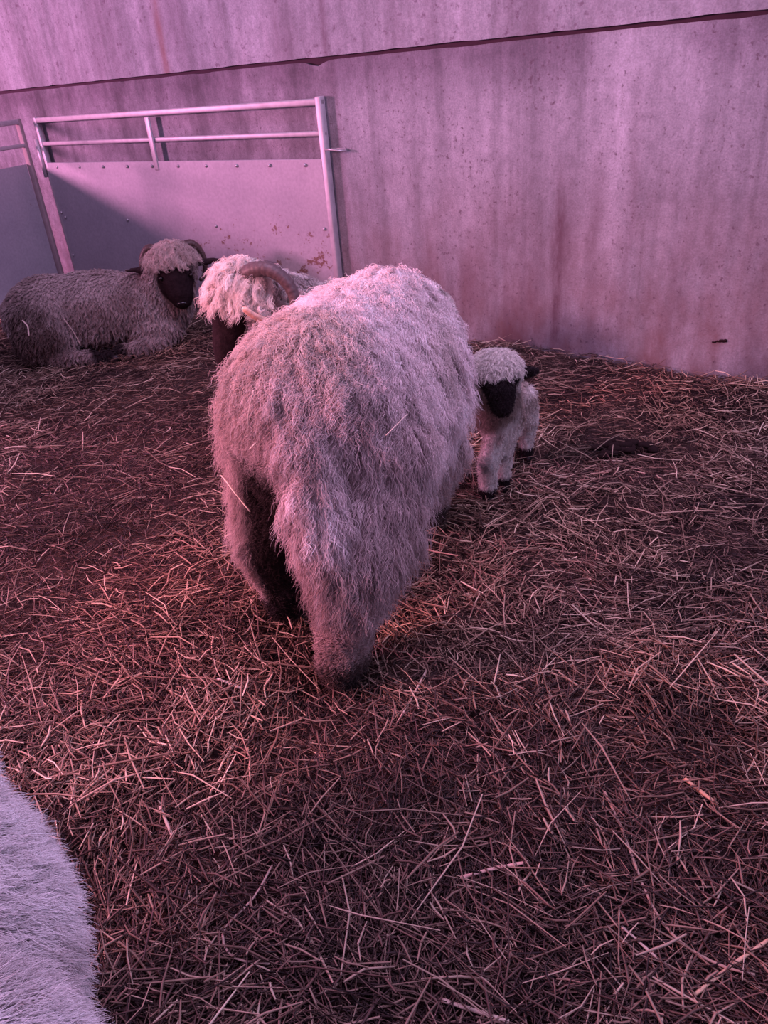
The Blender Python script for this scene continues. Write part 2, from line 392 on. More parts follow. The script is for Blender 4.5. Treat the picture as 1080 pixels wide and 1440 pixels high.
# ------------------------------------------------------------------ hurdles
def hurdle(name, label, origin, ang, Ln=2.42, mid=True, post_mat='steel', flip=1):
    r = empty(name, origin, ang); tag(r, label, 'hurdle', 'sheep hurdles boxing in the corner of the pen')
    def bar(nm, lo, hi, mat='steel'):
        bm = bmesh.new(); box(bm, lo, hi, .006, 2); return bm_obj(nm, bm, M[mat], r, True)
    T = .02
    bar('top_rail', (0, -.016, 1.122), (Ln, .016, 1.152)); bar('middle_rail', (.0, -.012, .988), (Ln, .012, 1.012))
    bar('bottom_rail', (.0, -T, .09), (Ln, T, .13))
    bar('post', (-.002, -.018, .0), (.028, .018, 1.156), post_mat); bar('post', (Ln - .034, -.020, .0), (Ln + .0, .020, 1.16))
    if mid: bar('upright', (Ln * .46, -.026, .84), (Ln * .46 + .04, -.012, 1.12))
    # rolled sheet with a small folded lip along the top
    V, F = [], []
    xs = np.linspace(.03, Ln - .03, 60); prof = [(-.021, .10), (-.021, .5), (-.021, .865), (-.021, .887), (-.014, .889), (-.014, .5), (-.014, .10)]
    for x in xs:
        for (yy, zz) in prof: V.append((x, yy + .0025 * math.sin(x * 5.1 + zz * 4), zz))
    k = len(prof)
    for i in range(len(xs) - 1):
        for j in range(k): F.append((i*k+j, (i+1)*k+j, (i+1)*k+(j+1)%k, i*k+(j+1)%k))
    F += [tuple(range(k)), tuple((len(xs)-1)*k + j for j in range(k))[::-1]]
    mesh_obj('sheet_panel', V, F, M['sheet'], r, smooth=False)
    def bolt(x, z):
        bm = bmesh.new()
        bmesh.ops.create_cone(bm, cap_ends=True, segments=8, radius1=.0095, radius2=.006, depth=.008, matrix=Matrix.Translation((x, -.027, z)) @ Matrix.Rotation(PI/2, 4, 'X'))
        bm_obj('bolt', bm, M['bolt'], r, True)
    for i in range(10): bolt(.14 + i * (Ln - .28) / 9 + .01 * math.sin(i * 7), .862)
    for i, x in enumerate((.08, .75, 1.55, Ln - .06)): bolt(x, .55 + .02 * math.sin(i * 3))
    for z in (.3, .58): bolt(.05, z)
    return r, bar
h1o = W(-3.60, .03, 0)
h1, bar = hurdle('sheep_hurdle', 'galvanised sheep hurdle with bolted sheet standing flat along the concrete wall', h1o, WA)
# locking loop and pin at its right-hand post, hinge lugs at the left
V, F = tube([(2.42, -.02, .93), (2.46, -.035, .932), (2.51, -.03, .925), (2.535, -.0, .922), (2.51, .03, .925), (2.43, .02, .93)], .005, 6); mesh_obj('locking_loop', V, F, M['bolt'], h1)
V, F = tube([(-.02, -.02, .80), (-.02, -.02, 1.03)], .014, 8); mesh_obj('hinge_pin', V, F, M['steel'], h1)
ha = math.atan2(-.94, -.33)
h2, _ = hurdle('sheep_hurdle', 'galvanised sheep hurdle at the left edge, turned out from the wall toward the viewer', A(-2.125, 5.68, 0), ha, post_mat='red_tube', mid=True)

# ------------------------------------------------------------------ animals
def ico(c, r, rot=None, sub=3):
    bm = bmesh.new(); bmesh.ops.create_icosphere(bm, subdivisions=sub, radius=1)
    V = np.array([v.co[:] for v in bm.verts]); F = [tuple(v.index for v in f.verts) for f in bm.faces]; bm.free()
    V = V * np.broadcast_to(r, (3,))
    if rot is not None: V = V @ np.array(rot).T
    return V + c, F
class Prims:
    def __init__(s): s.V = []; s.F = []; s.n = 0
    def add(s, V, F):
        s.V.append(V); s.F += [tuple(i + s.n for i in f) for f in F]; s.n += len(V)
    def ell(s, c, r, rot=None, sub=3): s.add(*ico(A(*c), r, rot, sub))
    def limb(s, pts, rad):
        for i in range(len(pts) - 1):
            p, q = A(*pts[i]), A(*pts[i + 1]); n_ = max(2, int(np.linalg.norm(q - p) / (min(rad[i], rad[i + 1]) * .35)))
            for k in range(n_ + (i == len(pts) - 2)):
                t = k / n_; s.ell(p + (q - p) * t, rad[i] + (rad[i + 1] - rad[i]) * t, None, 2)
    def build(s, name, voxel, parent, colf, smooth=6, disp=None):
        V = np.concatenate(s.V); me = bpy.data.meshes.new(name); me.from_pydata(V.tolist(), [], s.F); me.update()
        t = bpy.data.objects.new(name, me); C.objects.link(t)
        m = t.modifiers.new('r', 'REMESH'); m.mode = 'VOXEL'; m.voxel_size = voxel
        m = t.modifiers.new('s', 'SMOOTH'); m.iterations = smooth; m.factor = .5
        dg = bpy.context.evaluated_depsgraph_get(); dg.update()
        m2 = bpy.data.meshes.new_from_object(t.evaluated_get(dg)); C.objects.unlink(t); bpy.data.objects.remove(t)
        bpy.data.meshes.remove(me)
        n_ = len(m2.vertices); P = np.empty(n_ * 3, np.float32); m2.vertices.foreach_get('co', P); P = P.reshape(-1, 3).astype(float)
        if disp is not None:
            N = np.empty(n_ * 3, np.float32); m2.vertices.foreach_get('normal', N); N = N.reshape(-1, 3)
            P = P + N * disp(P)[:, None]; m2.vertices.foreach_set('co', P.astype(np.float32).ravel()); m2.update()
        m2.shade_smooth(); set_col(m2, colf(P)); m2.materials.append(M['skin'])
        m2.name = name; o = bpy.data.objects.new(name, m2); C.objects.link(o)
        if parent: o.parent = parent
        return o
def surf(o):
    me = o.data; me.calc_loop_triangles(); n_ = len(me.vertices)
    P = np.empty(n_ * 3, np.float32); me.vertices.foreach_get('co', P); N = np.empty(n_ * 3, np.float32); me.vertices.foreach_get('normal', N)
    T = np.empty(len(me.loop_triangles) * 3, np.int32); me.loop_triangles.foreach_get('vertices', T)
    return P.reshape(-1, 3).astype(float), N.reshape(-1, 3).astype(float), T.reshape(-1, 3)
def fleece(body, N, dens, length, colf, flow, lock=.03, rad=.0009, stand=.35, droop=.6, wave=.006, freq=2.2, clump=.75,
           nseg=8, name='fleece', seed=1, parent=None, curl=0.0, frizz=.0):
    """wool fibres rooted on the body surface, gathered in wavy locks; real hair curves"""
    r = np.random.default_rng(seed); P, Nn, T = surf(body)
    a, b, c = P[T[:, 0]], P[T[:, 1]], P[T[:, 2]]; ar = .5 * np.linalg.norm(np.cross(b - a, c - a), axis=1)
    w = ar * np.clip(dens((a + b + c) / 3, nrm(Nn[T].mean(1))), 0, None); w /= w.sum()
    def sample(n_):
        t = r.choice(len(T), n_, p=w); u, v = r.random(n_), r.random(n_); f = u + v > 1; u[f] = 1 - u[f]; v[f] = 1 - v[f]
        k = (1 - u - v)[:, None]
        return (a[t] * k + b[t] * u[:, None] + c[t] * v[:, None], nrm(Nn[T[t, 0]] * k + Nn[T[t, 1]] * u[:, None] + Nn[T[t, 2]] * v[:, None]))
    area = (ar * (w > 0)).sum(); nl = max(20, int(area / lock ** 2))
    LP, LN = sample(nl); S, SN = sample(N)
    kd = kdtree.KDTree(nl)
    for i, q in enumerate(LP): kd.insert(q, i)
    kd.balance(); idx = np.fromiter((kd.find(q)[1] for q in S), int, N)
    # lock paths
    g_ = flow(LP, LN); gt = nrm(g_ - LN * (g_ * LN).sum(1, keepdims=True))
    gt = nrm(gt + r.normal(0, .22, (nl, 3))); d0 = nrm(LN * stand + gt * (1 - stand) )
    Ll = length(LP, LN) * (.75 + .5 * r.random(nl)); ph = r.random(nl) * 2 * PI; fr = freq * (.7 + .6 * r.random(nl)); am = wave * (.5 + r.random(nl))
    side = nrm(np.cross(d0, LN) + r.normal(0, .15, (nl, 3))); upv = np.cross(side, d0)
    t = np.linspace(0, 1, nseg)
    L = Ll[idx] * (.8 + .35 * r.random(N)); off = S - LP[idx]
    jit = r.normal(0, 1, (N, 3)) * lock * .13; wk = np.zeros((N, 3)); wv0 = r.normal(0, 1, (N, 3)); phs = ph[idx] + r.normal(0, .35, N)
    pts = np.empty((N, nseg, 3), np.float32); D = d0[idx]; G = A(0, 0, -1)
    gi = nrm(g_)[idx]
    for k, tk in enumerate(t):
        amp = am[idx] * min(1, tk * 3); ang = 2 * PI * fr[idx] * tk + phs
        ce = D * (L * tk * (1 - droop * .35 * tk))[:, None] + (gi * .5 + G * .5) * (L * droop * .55 * tk * tk)[:, None]
        wv = side[idx] * (amp * np.sin(ang) - am[idx] * 0)[:, None] + upv[idx] * (amp * np.cos(ang) * (.6 + curl))[:, None]
        q = clump * tk ** .7
        wv0 = wv0 * .45 + r.normal(0, .9, (N, 3)); wk = wk + wv0 * frizz * (k > 0)
        pts[:, k] = wk + LP[idx] * q + S * (1 - q) + off * 0 + ce + wv + jit * tk
    # roots sit exactly on the skin
    pts[:, 0] = S - SN * .002
    hc = bpy.data.hair_curves.new(name); hc.add_curves([nseg] * N)
    hc.points.foreach_set('position', pts.ravel())
    prof = np.interp(t, [0, .6, 1], [1, .85, .25]); R = (rad * (.7 + .6 * r.random(N)))[:, None] * prof[None]
    ra = hc.attributes.get('radius') or hc.attributes.new('radius', 'FLOAT', 'POINT'); ra.data.foreach_set('value', R.astype(np.float32).ravel())
    col = colf(S, SN) * (.82 + .36 * r.random(nl))[idx][:, None] * (.85 + .3 * r.random(N))[:, None]
    ca = hc.attributes.new('col', 'FLOAT_COLOR', 'CURVE'); cc_ = np.ones((N, 4), np.float32); cc_[:, :3] = np.clip(col, 0, 1); ca.data.foreach_set('color', cc_.ravel())
    hc.materials.append(M['wool']); o = bpy.data.objects.new(name, hc); C.objects.link(o); o.parent = parent or body
    return o
def hoof(parent, p, s=1.0, rz=0, mat='hoof'):
    """cloven hoof: two toes"""
    bm = bmesh.new()
    for sd in (-1, 1):
        rings = [(.0, .030, .017), (.02, .026, .0155), (.038, .019, .013)]; vs = []
        for z, lx, ly in rings:
            vs.append([bm.verts.new((.006 + lx * math.cos(a) * (1.15 if math.cos(a) > 0 else .8) - z * .25, sd * .0165 + ly * math.sin(a) * (1 if math.cos(a) < .5 else .8), z)) for a in np.linspace(0, 2 * PI, 12, endpoint=False)])
        for i in range(2):
            for k in range(12): bm.faces.new((vs[i][k], vs[i][(k+1) % 12], vs[i+1][(k+1) % 12], vs[i+1][k]))
        bm.faces.new(vs[0][::-1]); bm.faces.new(vs[-1])
    bmesh.ops.scale(bm, vec=(s, s, s), verts=bm.verts); bmesh.ops.rotate(bm, matrix=Matrix.Rotation(rz, 3, 'Z'), verts=bm.verts); bmesh.ops.translate(bm, vec=p, verts=bm.verts)
    return bm_obj('hoof', bm, M[mat], parent, True)
def horn(parent, pts, r0, r1, c0, c1, name='horn'):
    P = np.asarray(pts, float)
    # smooth by catmull interpolation
    u = np.linspace(0, len(P) - 1, 90); out = []
    for x in u:
        i = min(int(x), len(P) - 2); f = x - i
        a = P[max(i-1, 0)]; b = P[i]; c = P[i+1]; d = P[min(i+2, len(P)-1)]
        out.append(.5 * ((2*b) + (-a+c)*f + (2*a-5*b+4*c-d)*f*f + (-a+3*b-3*c+d)*f**3))
    t = np.linspace(0, 1, 90); r = (r0 * (1 - t) + r1 * t) * (1 + .045 * np.sin(t * 190 + np.sin(t * 37))); r[-3:] *= A(.9, .7, .35)
    V, F = tube(out, r, 14, True, .8)
    col = mixc(c0, c1, np.repeat(sst(.6, 1, t), 14))
    return mesh_obj(name, V, F, M['horn'], parent, col=col)
CREAM = A(.90, .76, .76); BLACK = A(.022, .014, .016); DIRT = A(.30, .20, .17)
down = lambda p, n: np.tile(A(0, 0, -1.), (len(p), 1))

# ---- the big ewe, seen from behind -------------------------------------------------
ang = math.atan2(.917, .4)
ewe = empty('ewe', (-.04, 1.87, 0), ang)
tag(ewe, 'large shaggy cream ewe standing rump to the viewer in the middle of the pen', 'sheep')
B = Prims()
B.ell((-.19, -.003, .562), (.235, .228, .238)); B.ell((.03, .0, .545), (.30, .25, .25)); B.ell((.22, 0, .55), (.2, .20, .24))
B.ell((-.08, 0, .60), (.30, .20, .19)); B.ell((.05, 0, .42), (.30, .19, .17))
B.limb([(.34, 0, .58), (.50, .0, .52), (.60, 0, .44)], [.135, .10, .075])
B.limb([(.60, 0, .44), (.67, .0, .34), (.70, 0, .27)], [.07, .055, .04])
for sd in (-1, 1): B.limb([(.58, sd * .06, .46), (.55, sd * .16, .42)], [.025, .014])
hl = [(-.476, -.109), (-.289, .136), (.253, -.08), (.31, .10)]
B.limb([(-.24, -.115, .50), (-.33, -.128, .36), (-.405, -.116, .27), (-.450, -.106, .17), (-.470, -.104, .06), (-.47, -.104, .035)], [.142, .115, .082, .062, .059, .052])
B.limb([(-.20, .10, .50), (-.245, .125, .34), (-.29, .138, .25), (-.295, .145, .15), (-.287, .136, .06), (-.287, .136, .035)], [.15, .11, .078, .056, .054, .050])
B.limb([(.21, -.10, .44), (.235, -.11, .30), (.25, -.105, .16), (.253, -.095, .09), (.253, -.085, .035)], [.11, .09, .072, .05, .045])
B.limb([(.27, .10, .42), (.29, .10, .25), (.31, .10, .12), (.31, .10, .035)], [.10, .065, .042, .040])
B.limb([(-.40, -.05, .60), (-.455, -.075, .48), (-.462, -.09, .36)], [.055, .043, .03])       # tail
def ewe_col(P, N=None):
    c = np.tile(CREAM, (len(P), 1)); x, y, z = P.T
    nz = fbm(P, 9, 3, 5)
    st = fbm(P * A(1, 1, .22), 34, 2, 41); c = mixc(c, A(.38, .28, .28), .7 * sst(.50, .74, st) * sst(.8, .6, z))
    c = mixc(c, A(.60, .50, .45), .8 * sst(.45, .75, fbm(P, 4, 3, 8)))
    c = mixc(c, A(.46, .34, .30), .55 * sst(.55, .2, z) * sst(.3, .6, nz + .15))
    c = mixc(c, A(.36, .25, .24), .62 * sst(-.12, -.30, x) * sst(.30, .6, nz) * sst(.82, .6, z))
    # soaked, muddy inner side of the left hind leg and the cleft beneath the tail
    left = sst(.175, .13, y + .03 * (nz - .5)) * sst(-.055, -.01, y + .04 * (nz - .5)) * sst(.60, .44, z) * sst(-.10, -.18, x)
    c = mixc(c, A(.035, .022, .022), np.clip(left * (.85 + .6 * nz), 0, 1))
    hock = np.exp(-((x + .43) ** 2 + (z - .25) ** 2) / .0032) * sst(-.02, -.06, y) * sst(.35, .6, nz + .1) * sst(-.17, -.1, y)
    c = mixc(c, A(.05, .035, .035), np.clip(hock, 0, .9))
    for fx_, fy_ in hl:
        d = np.hypot(x - fx_, y - fy_); c = mixc(c, BLACK, sst(.105, .080, z + .02 * (nz - .5)) * sst(.14, .1, d))
    low = sst(.24, .1, z); c = mixc(c, DIRT, low * .35 * sst(.35, .65, nz))
    c = mixc(c, BLACK, sst(.58, .62, x) * sst(.5, .45, z))
    return c
def lump(P):
    q = P * A(1, 1, .25); f = .3 + sst(.78, .6, P[:, 2])
    return .02 * (fbm(P, 11, 2, 4) - .5) + .010 * (fbm(P, 26, 2, 6) - .5) + f * (.034 * (fbm(q, 17, 2, 9) - .5))
eb = B.build('body', .0115, ewe, ewe_col, 5, lump)
for (x_, y_) in hl: hoof(ewe, (x_ + .008, y_, -.004), 1.15)
def ewe_len(P, N):
    x, y, z = P.T; L = .052 + .026 * sst(.7, .45, z)
    L = L * (.20 + .80 * sst(.14, .34, z)); L = np.where(x > .56, .018, L)
    cleft = sst(-.055, -.01, y) * sst(.165, .12, y) * sst(-.10, -.2, x) * sst(.64, .54, z); L = L * (1 - .75 * cleft)
    return L
def ewe_dens(P, N): return (.35 + .65 * sst(.25, -.1, P[:, 0])) * np.where(P[:, 0] > .6, .1, 1) * (1 + .5 * sst(.35, .15, P[:, 2]))
def ewe_flow(P, N): return np.stack([-.35 - .25 * P[:, 0] * 0, .8 * P[:, 1] * sst(.7, .8, P[:, 2]) * 2, -np.ones(len(P)) ], 1)
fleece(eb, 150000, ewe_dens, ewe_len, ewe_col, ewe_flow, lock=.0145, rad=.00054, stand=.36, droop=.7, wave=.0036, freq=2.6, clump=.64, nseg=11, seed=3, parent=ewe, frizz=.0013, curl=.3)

# ---- black-faced lying sheep in the corner -----------------------------------------
def curly(body, parent, N, dens, L, col, seed, lock=.014, flow=None, stand=.6, wave=.006, rad=.0008):
    return fleece(body, N, dens, lambda P, n: np.full(len(P), L), col, flow or down, lock=lock, rad=rad, stand=stand, droop=.9, wave=wave, freq=2.6, clump=.72, nseg=11, name='topknot', seed=seed, parent=parent, curl=.4, frizz=.0012)
la = math.atan2(.16, .987)
lie = empty('resting_sheep', (-1.42, 4.33, 0), la)
tag(lie, 'greyish woolly sheep with black face lying in the corner against the metal hurdle', 'sheep')
B = Prims()
B.ell((-.30, 0, .225), (.25, .24, .205)); B.ell((-.05, 0, .22), (.34, .235, .20)); B.ell((.20, -.01, .215), (.26, .20, .19)); B.ell((-.10, 0, .27), (.36, .16, .155))
B.ell((-.33, -.15, .14), (.17, .13, .14)); B.ell((.24, -.13, .10), (.15, .10, .10))
B.limb([(-.30, -.22, .05), (-.12, -.27, .035), (-.02, -.26, .03)], [.05, .035, .03])
B.limb([(.26, -.20, .05), (.12, -.245, .04), (.04, -.235, .035)], [.05, .042, .035])
B.limb([(.30, -.03, .24), (.36, -.10, .36), (.40, -.13, .44)], [.17, .14, .10])
hd = A(.40, -.11, .425)                                             # head centre; looks toward the camera (local -y)
B.ell(hd, (.118, .11, .105)); B.limb([hd + A(0, -.04, -.01), hd + A(.01, -.085, -.06), hd + A(.015, -.115, -.12), hd + A(.015, -.12, -.150)], [.095, .088, .072, .060])
for sd in (-1, 1):
    e0 = hd + A(sd * .105, -.01, .0); dr = nrm(A(sd * 1., .05, .02))
    for k in range(8):
        t = k / 7; B.ell(e0 + dr * .135 * t, (.018, .011, .009 + .020 * math.sin(PI * (.15 + .8 * t)) * (1 - .4 * t)))
def lie_face(P): # distance-based mask for the black face
    q = P - (hd + A(.012, -.15, -.06)); return sst(.138, .118, np.sqrt((q[:, 0] / .88) ** 2 + (q[:, 1] / 1.0) ** 2 + (q[:, 2] / 1.15) ** 2))
def lie_ear(P): return sst(.115, .135, np.abs(P[:, 0] - hd[0])) * sst(.04, .03, np.abs(P[:, 2] - hd[2])) * sst(.05, .04, np.abs(P[:, 1] - hd[1])) * (np.abs(P[:, 0] - hd[0]) < .28)
def lie_col(P, N=None):
    x, y, z = P.T; nz = fbm(P, 8, 3, 15); c = np.tile(A(.40, .33, .31), (len(P), 1))
    c = mixc(c, A(.27, .205, .19), sst(.4, .7, nz))
    c = mixc(c, A(.08, .05, .045), .95 * sst(.22, .10, np.hypot(x + .38, (z - .14) * .8)) * sst(-.03, -.12, y) * sst(.3, .5, nz + .15))
    c = mixc(c, A(.2, .14, .13), .7 * sst(.12, .04, z))
    for cx, cy in ((.0, -.27), (-.03, -.25)): c = mixc(c, BLACK, sst(.10, .06, np.hypot(x - cx, y - cy)) * sst(.11, .08, z))
    c = mixc(c, BLACK, lie_face(P)); c = mixc(c, BLACK * 2, lie_ear(P))
    return c
lb = B.build('body', .0105, lie, lie_col, 5, lambda P: .010 * (fbm(P, 14, 2, 4) - .5))
def lie_wool(P, n):
    x, y, z = P.T; ear = lie_ear(P)
    return (1 - lie_face(P)) * (1 - ear) * np.where(n[:, 2] < -.6, .2, 1.)
fleece(lb, 34000, lie_wool, lambda P, n: np.where(np.linalg.norm(P - hd, axis=1) < .18, .034, .034), lie_col, lambda P, n: np.stack([-.3 + 0 * P[:, 0], 0 * P[:, 0], -1 + 0 * P[:, 0]], 1),
       lock=.017, rad=.0012, stand=.4, droop=.5, wave=.003, freq=1.8, clump=.7, nseg=6, seed=5, parent=lie)
def knot(center, r_, front):
    return lambda P, n: sst(r_, r_ * .85, np.linalg.norm(P - center, axis=1)) * front(P)
curly(lb, lie, 5200, lambda P, n: (np.linalg.norm(P - (hd + A(0, -.03, .07)), axis=1) < .125) * (P[:, 2] > hd[2] + .03) * 1., .060, lambda P, n: np.tile(A(.50, .41, .37), (len(P), 1)), 6,
      flow=lambda P, n: np.stack([(P[:, 0] - hd[0]) * 5, -.8 + 0 * P[:, 0], -1 + 0 * P[:, 0]], 1), wave=.006, rad=.0010, lock=.012)
for sd in (-1, 1):
    pts = [hd + A(sd * a, b, c_) for a, b, c_ in ((.06, .03, .085), (.115, .04, .095), (.155, .045, .045), (.165, .04, -.02), (.15, .02, -.075), (.125, -.01, -.09))]
    horn(lie, pts, .028, .012, (.075, .045, .04), (.12, .08, .07))
    ex = hd + A(.01 + sd * .078, -.125, -.035); V, F = ico(ex, .013, None, 2); mesh_obj('eye', V, F, M['eye'], lie)
V, F = ico(hd + A(.015, -.176, -.165), (.028, .010, .014), None, 2); mesh_obj('nose', V, F, M['eye'], lie)
hoof(lie, (.015, -.262, .0), .9, PI); hoof(lie, (.005, -.225, .0), .9, PI)

# ---- horned curly sheep behind the ewe ----------------------------------------------
ra_ = math.atan2(-.20, -.98)                                        # looks to the left, a little toward the camera
ram = empty('horned_sheep', (-.018, 2.80, 0), ra_)
tag(ram, 'curly fringed horned sheep with dark face looking down, half hidden behind the big ewe', 'sheep')
B = Prims()
B.ell((-.12, 0, .42), (.22, .17, .165)); B.ell((.08, 0, .43), (.24, .165, .17)); B.ell((.22, 0, .46), (.14, .13, .15))
B.limb([(.22, 0, .50), (.33, .02, .59), (.40, .04, .64)], [.13, .10, .085])
rh = A(.410, .05, .643)
B.ell(rh, (.082, .075, .078)); ml = [rh + A(.02, 0, -.02), rh + A(.060, .014, -.085), rh + A(.088, .03, -.17), rh + A(.098, .035, -.225)]
B.limb(ml, [.074, .066, .052, .041])
for sd in (-1, 1):
    e0 = rh + A(-.01, sd * .065, -.035); dr = nrm(A(-.3, sd * .9, -.55))
    for k in range(8):
        t = k / 7; B.ell(e0 + dr * .085 * t, (.016, .012, .010 + .010 * math.sin(PI * (.15 + .8 * t))))
rl = [(-.22, -.09), (-.25, .09), (.20, -.08), (.24, .08)]
for x_, y_ in rl: B.limb([(x_ * .9, y_, .36), (x_, y_, .22), (x_ + .0, y_, .12), (x_, y_, .03)], [.09, .05, .03, .026])
def ram_face(P):
    d = np.full(len(P), 9.)
    for i, p in enumerate(ml[1:]): d = np.minimum(d, np.linalg.norm(P - p, axis=1) - [.070, .062, .052][i])
    return sst(.02, .004, d)
def ram_col(P, N=None):
    c = np.tile(A(.74, .66, .62), (len(P), 1)); c = mixc(c, A(.45, .37, .36), sst(.4, .65, fbm(P, 12, 3, 3)))
    c = mixc(c, BLACK * 1.2, ram_face(P)); c = mixc(c, BLACK, sst(.1, .06, P[:, 2])); return c
rbdy = B.build('body', .0095, ram, ram_col, 4, lambda P: .010 * (fbm(P, 16, 2, 4) - .5))
fleece(rbdy, 20000, lambda P, n: (1 - ram_face(P)) * np.where(P[:, 2] < .3, .3, 1.), lambda P, n: np.where(P[:, 2] < .3, .02, .045), ram_col, lambda P, n: np.stack([-.5 + 0 * P[:, 0], 0 * P[:, 0], -1 + 0 * P[:, 0]], 1),
       lock=.018, rad=.0010, stand=.5, droop=.6, wave=.006, freq=2.2, clump=.8, nseg=9, seed=8, parent=ram, curl=.4)
curly(rbdy, ram, 7500, lambda P, n: (np.linalg.norm(P - (rh + A(.01, 0, .03)), axis=1) < .115) * (P[:, 2] > rh[2] + .005) * (1 - ram_face(P)) * 1., .085, lambda P, n: np.tile(A(.86, .76, .70), (len(P), 1)), 9,
      lock=.014, flow=lambda P, n: np.stack([.7 + 0 * P[:, 0], P[:, 1] * 9, -.9 + 0 * P[:, 0]], 1), stand=.42, wave=.0062, rad=.0008)
for sd in (-1, 1):
    up_ = 1 if sd > 0 else .55
    pts = [rh + A(a, sd * b, c_ * (up_ if c_ > 0 else 1)) for a, b, c_ in ((-.00, .045, .03), (-.030, .075, .066), (-.085, .10, .070), (-.135, .118, .030), (-.155, .13, -.03), (-.135, .14, -.085), (-.08, .150, -.095), (-.02, .166, -.062), (.020, .178, -.022))]
    h_ = horn(ram, pts, .036, .0105, (.115, .078, .08), (.98, .60, .44)); h_['label'] = 'grey-brown curled horn with a pale tip'
    V, F = ico(rh + A(.075, .014 + sd * .052, -.070), .012, None, 2); mesh_obj('eye', V, F, M['eye'], ram)
for x_, y_ in rl: hoof(ram, (x_ + .005, y_, 0), .95)

# ---- lamb ---------------------------------------------------------------------------
lm_a = math.atan2(-.80, -.42)
lamb = empty('lamb', (.435, 2.375, 0), lm_a)
tag(lamb, 'small white lamb with black muzzle, eyes and knees standing beside the big ewe', 'lamb')
B = Prims()
B.ell((-.07, -.018, .225), (.090, .056, .066)); B.ell((.03, -.01, .238), (.100, .062, .070)); B.ell((.10, .01, .262), (.075, .074, .085))
lh = A(.205, .035, .445)
B.limb([(.11, .01, .30), (.16, .025, .36), (.185, .03, .41)], [.074, .068, .062])
ya = math.radians(30); LF = A(math.cos(ya), math.sin(ya), 0); LS = A(-math.sin(ya), math.cos(ya), 0); LZ = A(0, 0, 1)
def lloc(a, b, c_): return lh + LF * a + LS * b + LZ * c_
B.ell(lh, (.070, .070, .060)); B.ell(lh + A(0, 0, .01), (.06, .074, .052)); lml = [lloc(.02, 0, -.012), lloc(.060, 0, -.045), lloc(.078, 0, -.080)]
B.limb(lml, [.052, .043, .033])
for sd in (-1, 1):
    e0 = lloc(-.0, sd * .062, -.012); dr = nrm(LS * sd + LF * .1 + LZ * (-.35 if sd < 0 else .02))
    for k in range(7):
        t = k / 6; B.ell(e0 + dr * .055 * t, (.013, .010, .008 + .009 * math.sin(PI * (.15 + .8 * t))))
def inv(o, X, Y):
    a = o.rotation_euler[2]; dx, dy = X - o.location[0], Y - o.location[1]; return (dx * math.cos(a) + dy * math.sin(a), -dx * math.sin(a) + dy * math.cos(a))
lf = [inv(lamb, .345, 2.195), inv(lamb, .405, 2.265), inv(lamb, .528, 2.47), inv(lamb, .44, 2.52)]
for (x_, y_) in lf[:2]:
    s_ = 1 if y_ > 0 else -1
    B.limb([(.10, s_ * .04, .25), (x_ * .6 + .04, y_ * .8 + s_ * .006, .17), (x_, y_, .12), (x_, y_, .07), (x_ + .003, y_, .022)], [.052, .036, .032, .027, .026])
for (x_, y_) in lf[2:]:
    s_ = 1 if y_ > 0 else -1
    B.limb([(-.10, s_ * .04 - .015, .24), (-.10, s_ * .05 - .01, .18), (x_ - .02, y_, .13), (x_, y_, .07), (x_ + .005, y_, .022)], [.052, .042, .03, .024, .024])
B.limb([(-.15, -.02, .26), (-.185, -.02, .20), (-.19, -.02, .14)], [.02, .016, .012])
def lamb_black(P):
    x, y, z = P.T; q = P - lh; q = np.stack([q @ LF, q @ LS, q[:, 2]], 1)
    muz = sst(.012, .0, np.minimum(np.linalg.norm(P - lml[2], axis=1) - .040, np.linalg.norm(P - (lml[1] + LF * .006), axis=1) - .044))
    eyes = sst(.036, .026, np.sqrt((q[:, 0] - .050) ** 2 + ((np.abs(q[:, 1]) - .040) * .8) ** 2 + ((q[:, 2] + .022) * 1.2) ** 2))
    ears = sst(.070, .078, np.abs(q[:, 1])) * sst(.07, .05, np.abs(q[:, 2] + .02)) * (q[:, 0] > -.07) * (z > .38)
    knee = 0
    for (fx_, fy_) in lf[:2]: knee = knee + np.exp(-((x - fx_ - .02) ** 2 + (y - fy_) ** 2 + ((z - .125) * 1.) ** 2) / .0004)
    for (fx_, fy_) in lf[2:]: knee = knee + np.exp(-((x - fx_ + .04) ** 2 + (y - fy_) ** 2 + (z - .13) ** 2) / .0004)
    foot = sst(.052, .040, z)
    return np.clip(muz + eyes + ears + knee * .9 + foot, 0, 1)
def lamb_col(P, N=None):
    c = np.tile(A(.80, .74, .68), (len(P), 1)); c = mixc(c, A(.34, .26, .22), .95 * sst(.25, .55, fbm(P, 14, 2, 3)) * sst(.40, .36, P[:, 2]) * sst(.16, .24, P[:, 2]))
    return mixc(c, BLACK, lamb_black(P))
lmb = B.build('body', .0058, lamb, lamb_col, 3)
def lamb_len(P, n): return np.where(P[:, 2] > .42, .020, np.where(P[:, 2] < .2, .009, .014)) * np.where(lamb_black(P) > .5, .4, 1)
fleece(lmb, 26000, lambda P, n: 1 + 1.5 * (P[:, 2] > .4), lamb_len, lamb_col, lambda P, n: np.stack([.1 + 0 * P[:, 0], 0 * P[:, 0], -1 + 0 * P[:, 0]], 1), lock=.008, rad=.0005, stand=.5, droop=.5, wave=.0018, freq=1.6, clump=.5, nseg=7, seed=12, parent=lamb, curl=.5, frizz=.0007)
for i, (x_, y_) in enumerate(lf): hoof(lamb, (x_ + .004, y_, -.002), .72)
for sd in (-1, 1):
    V, F = ico(lloc(.062, sd * .037, -.020), .0085, None, 2); mesh_obj('eye', V, F, M['eye'], lamb)

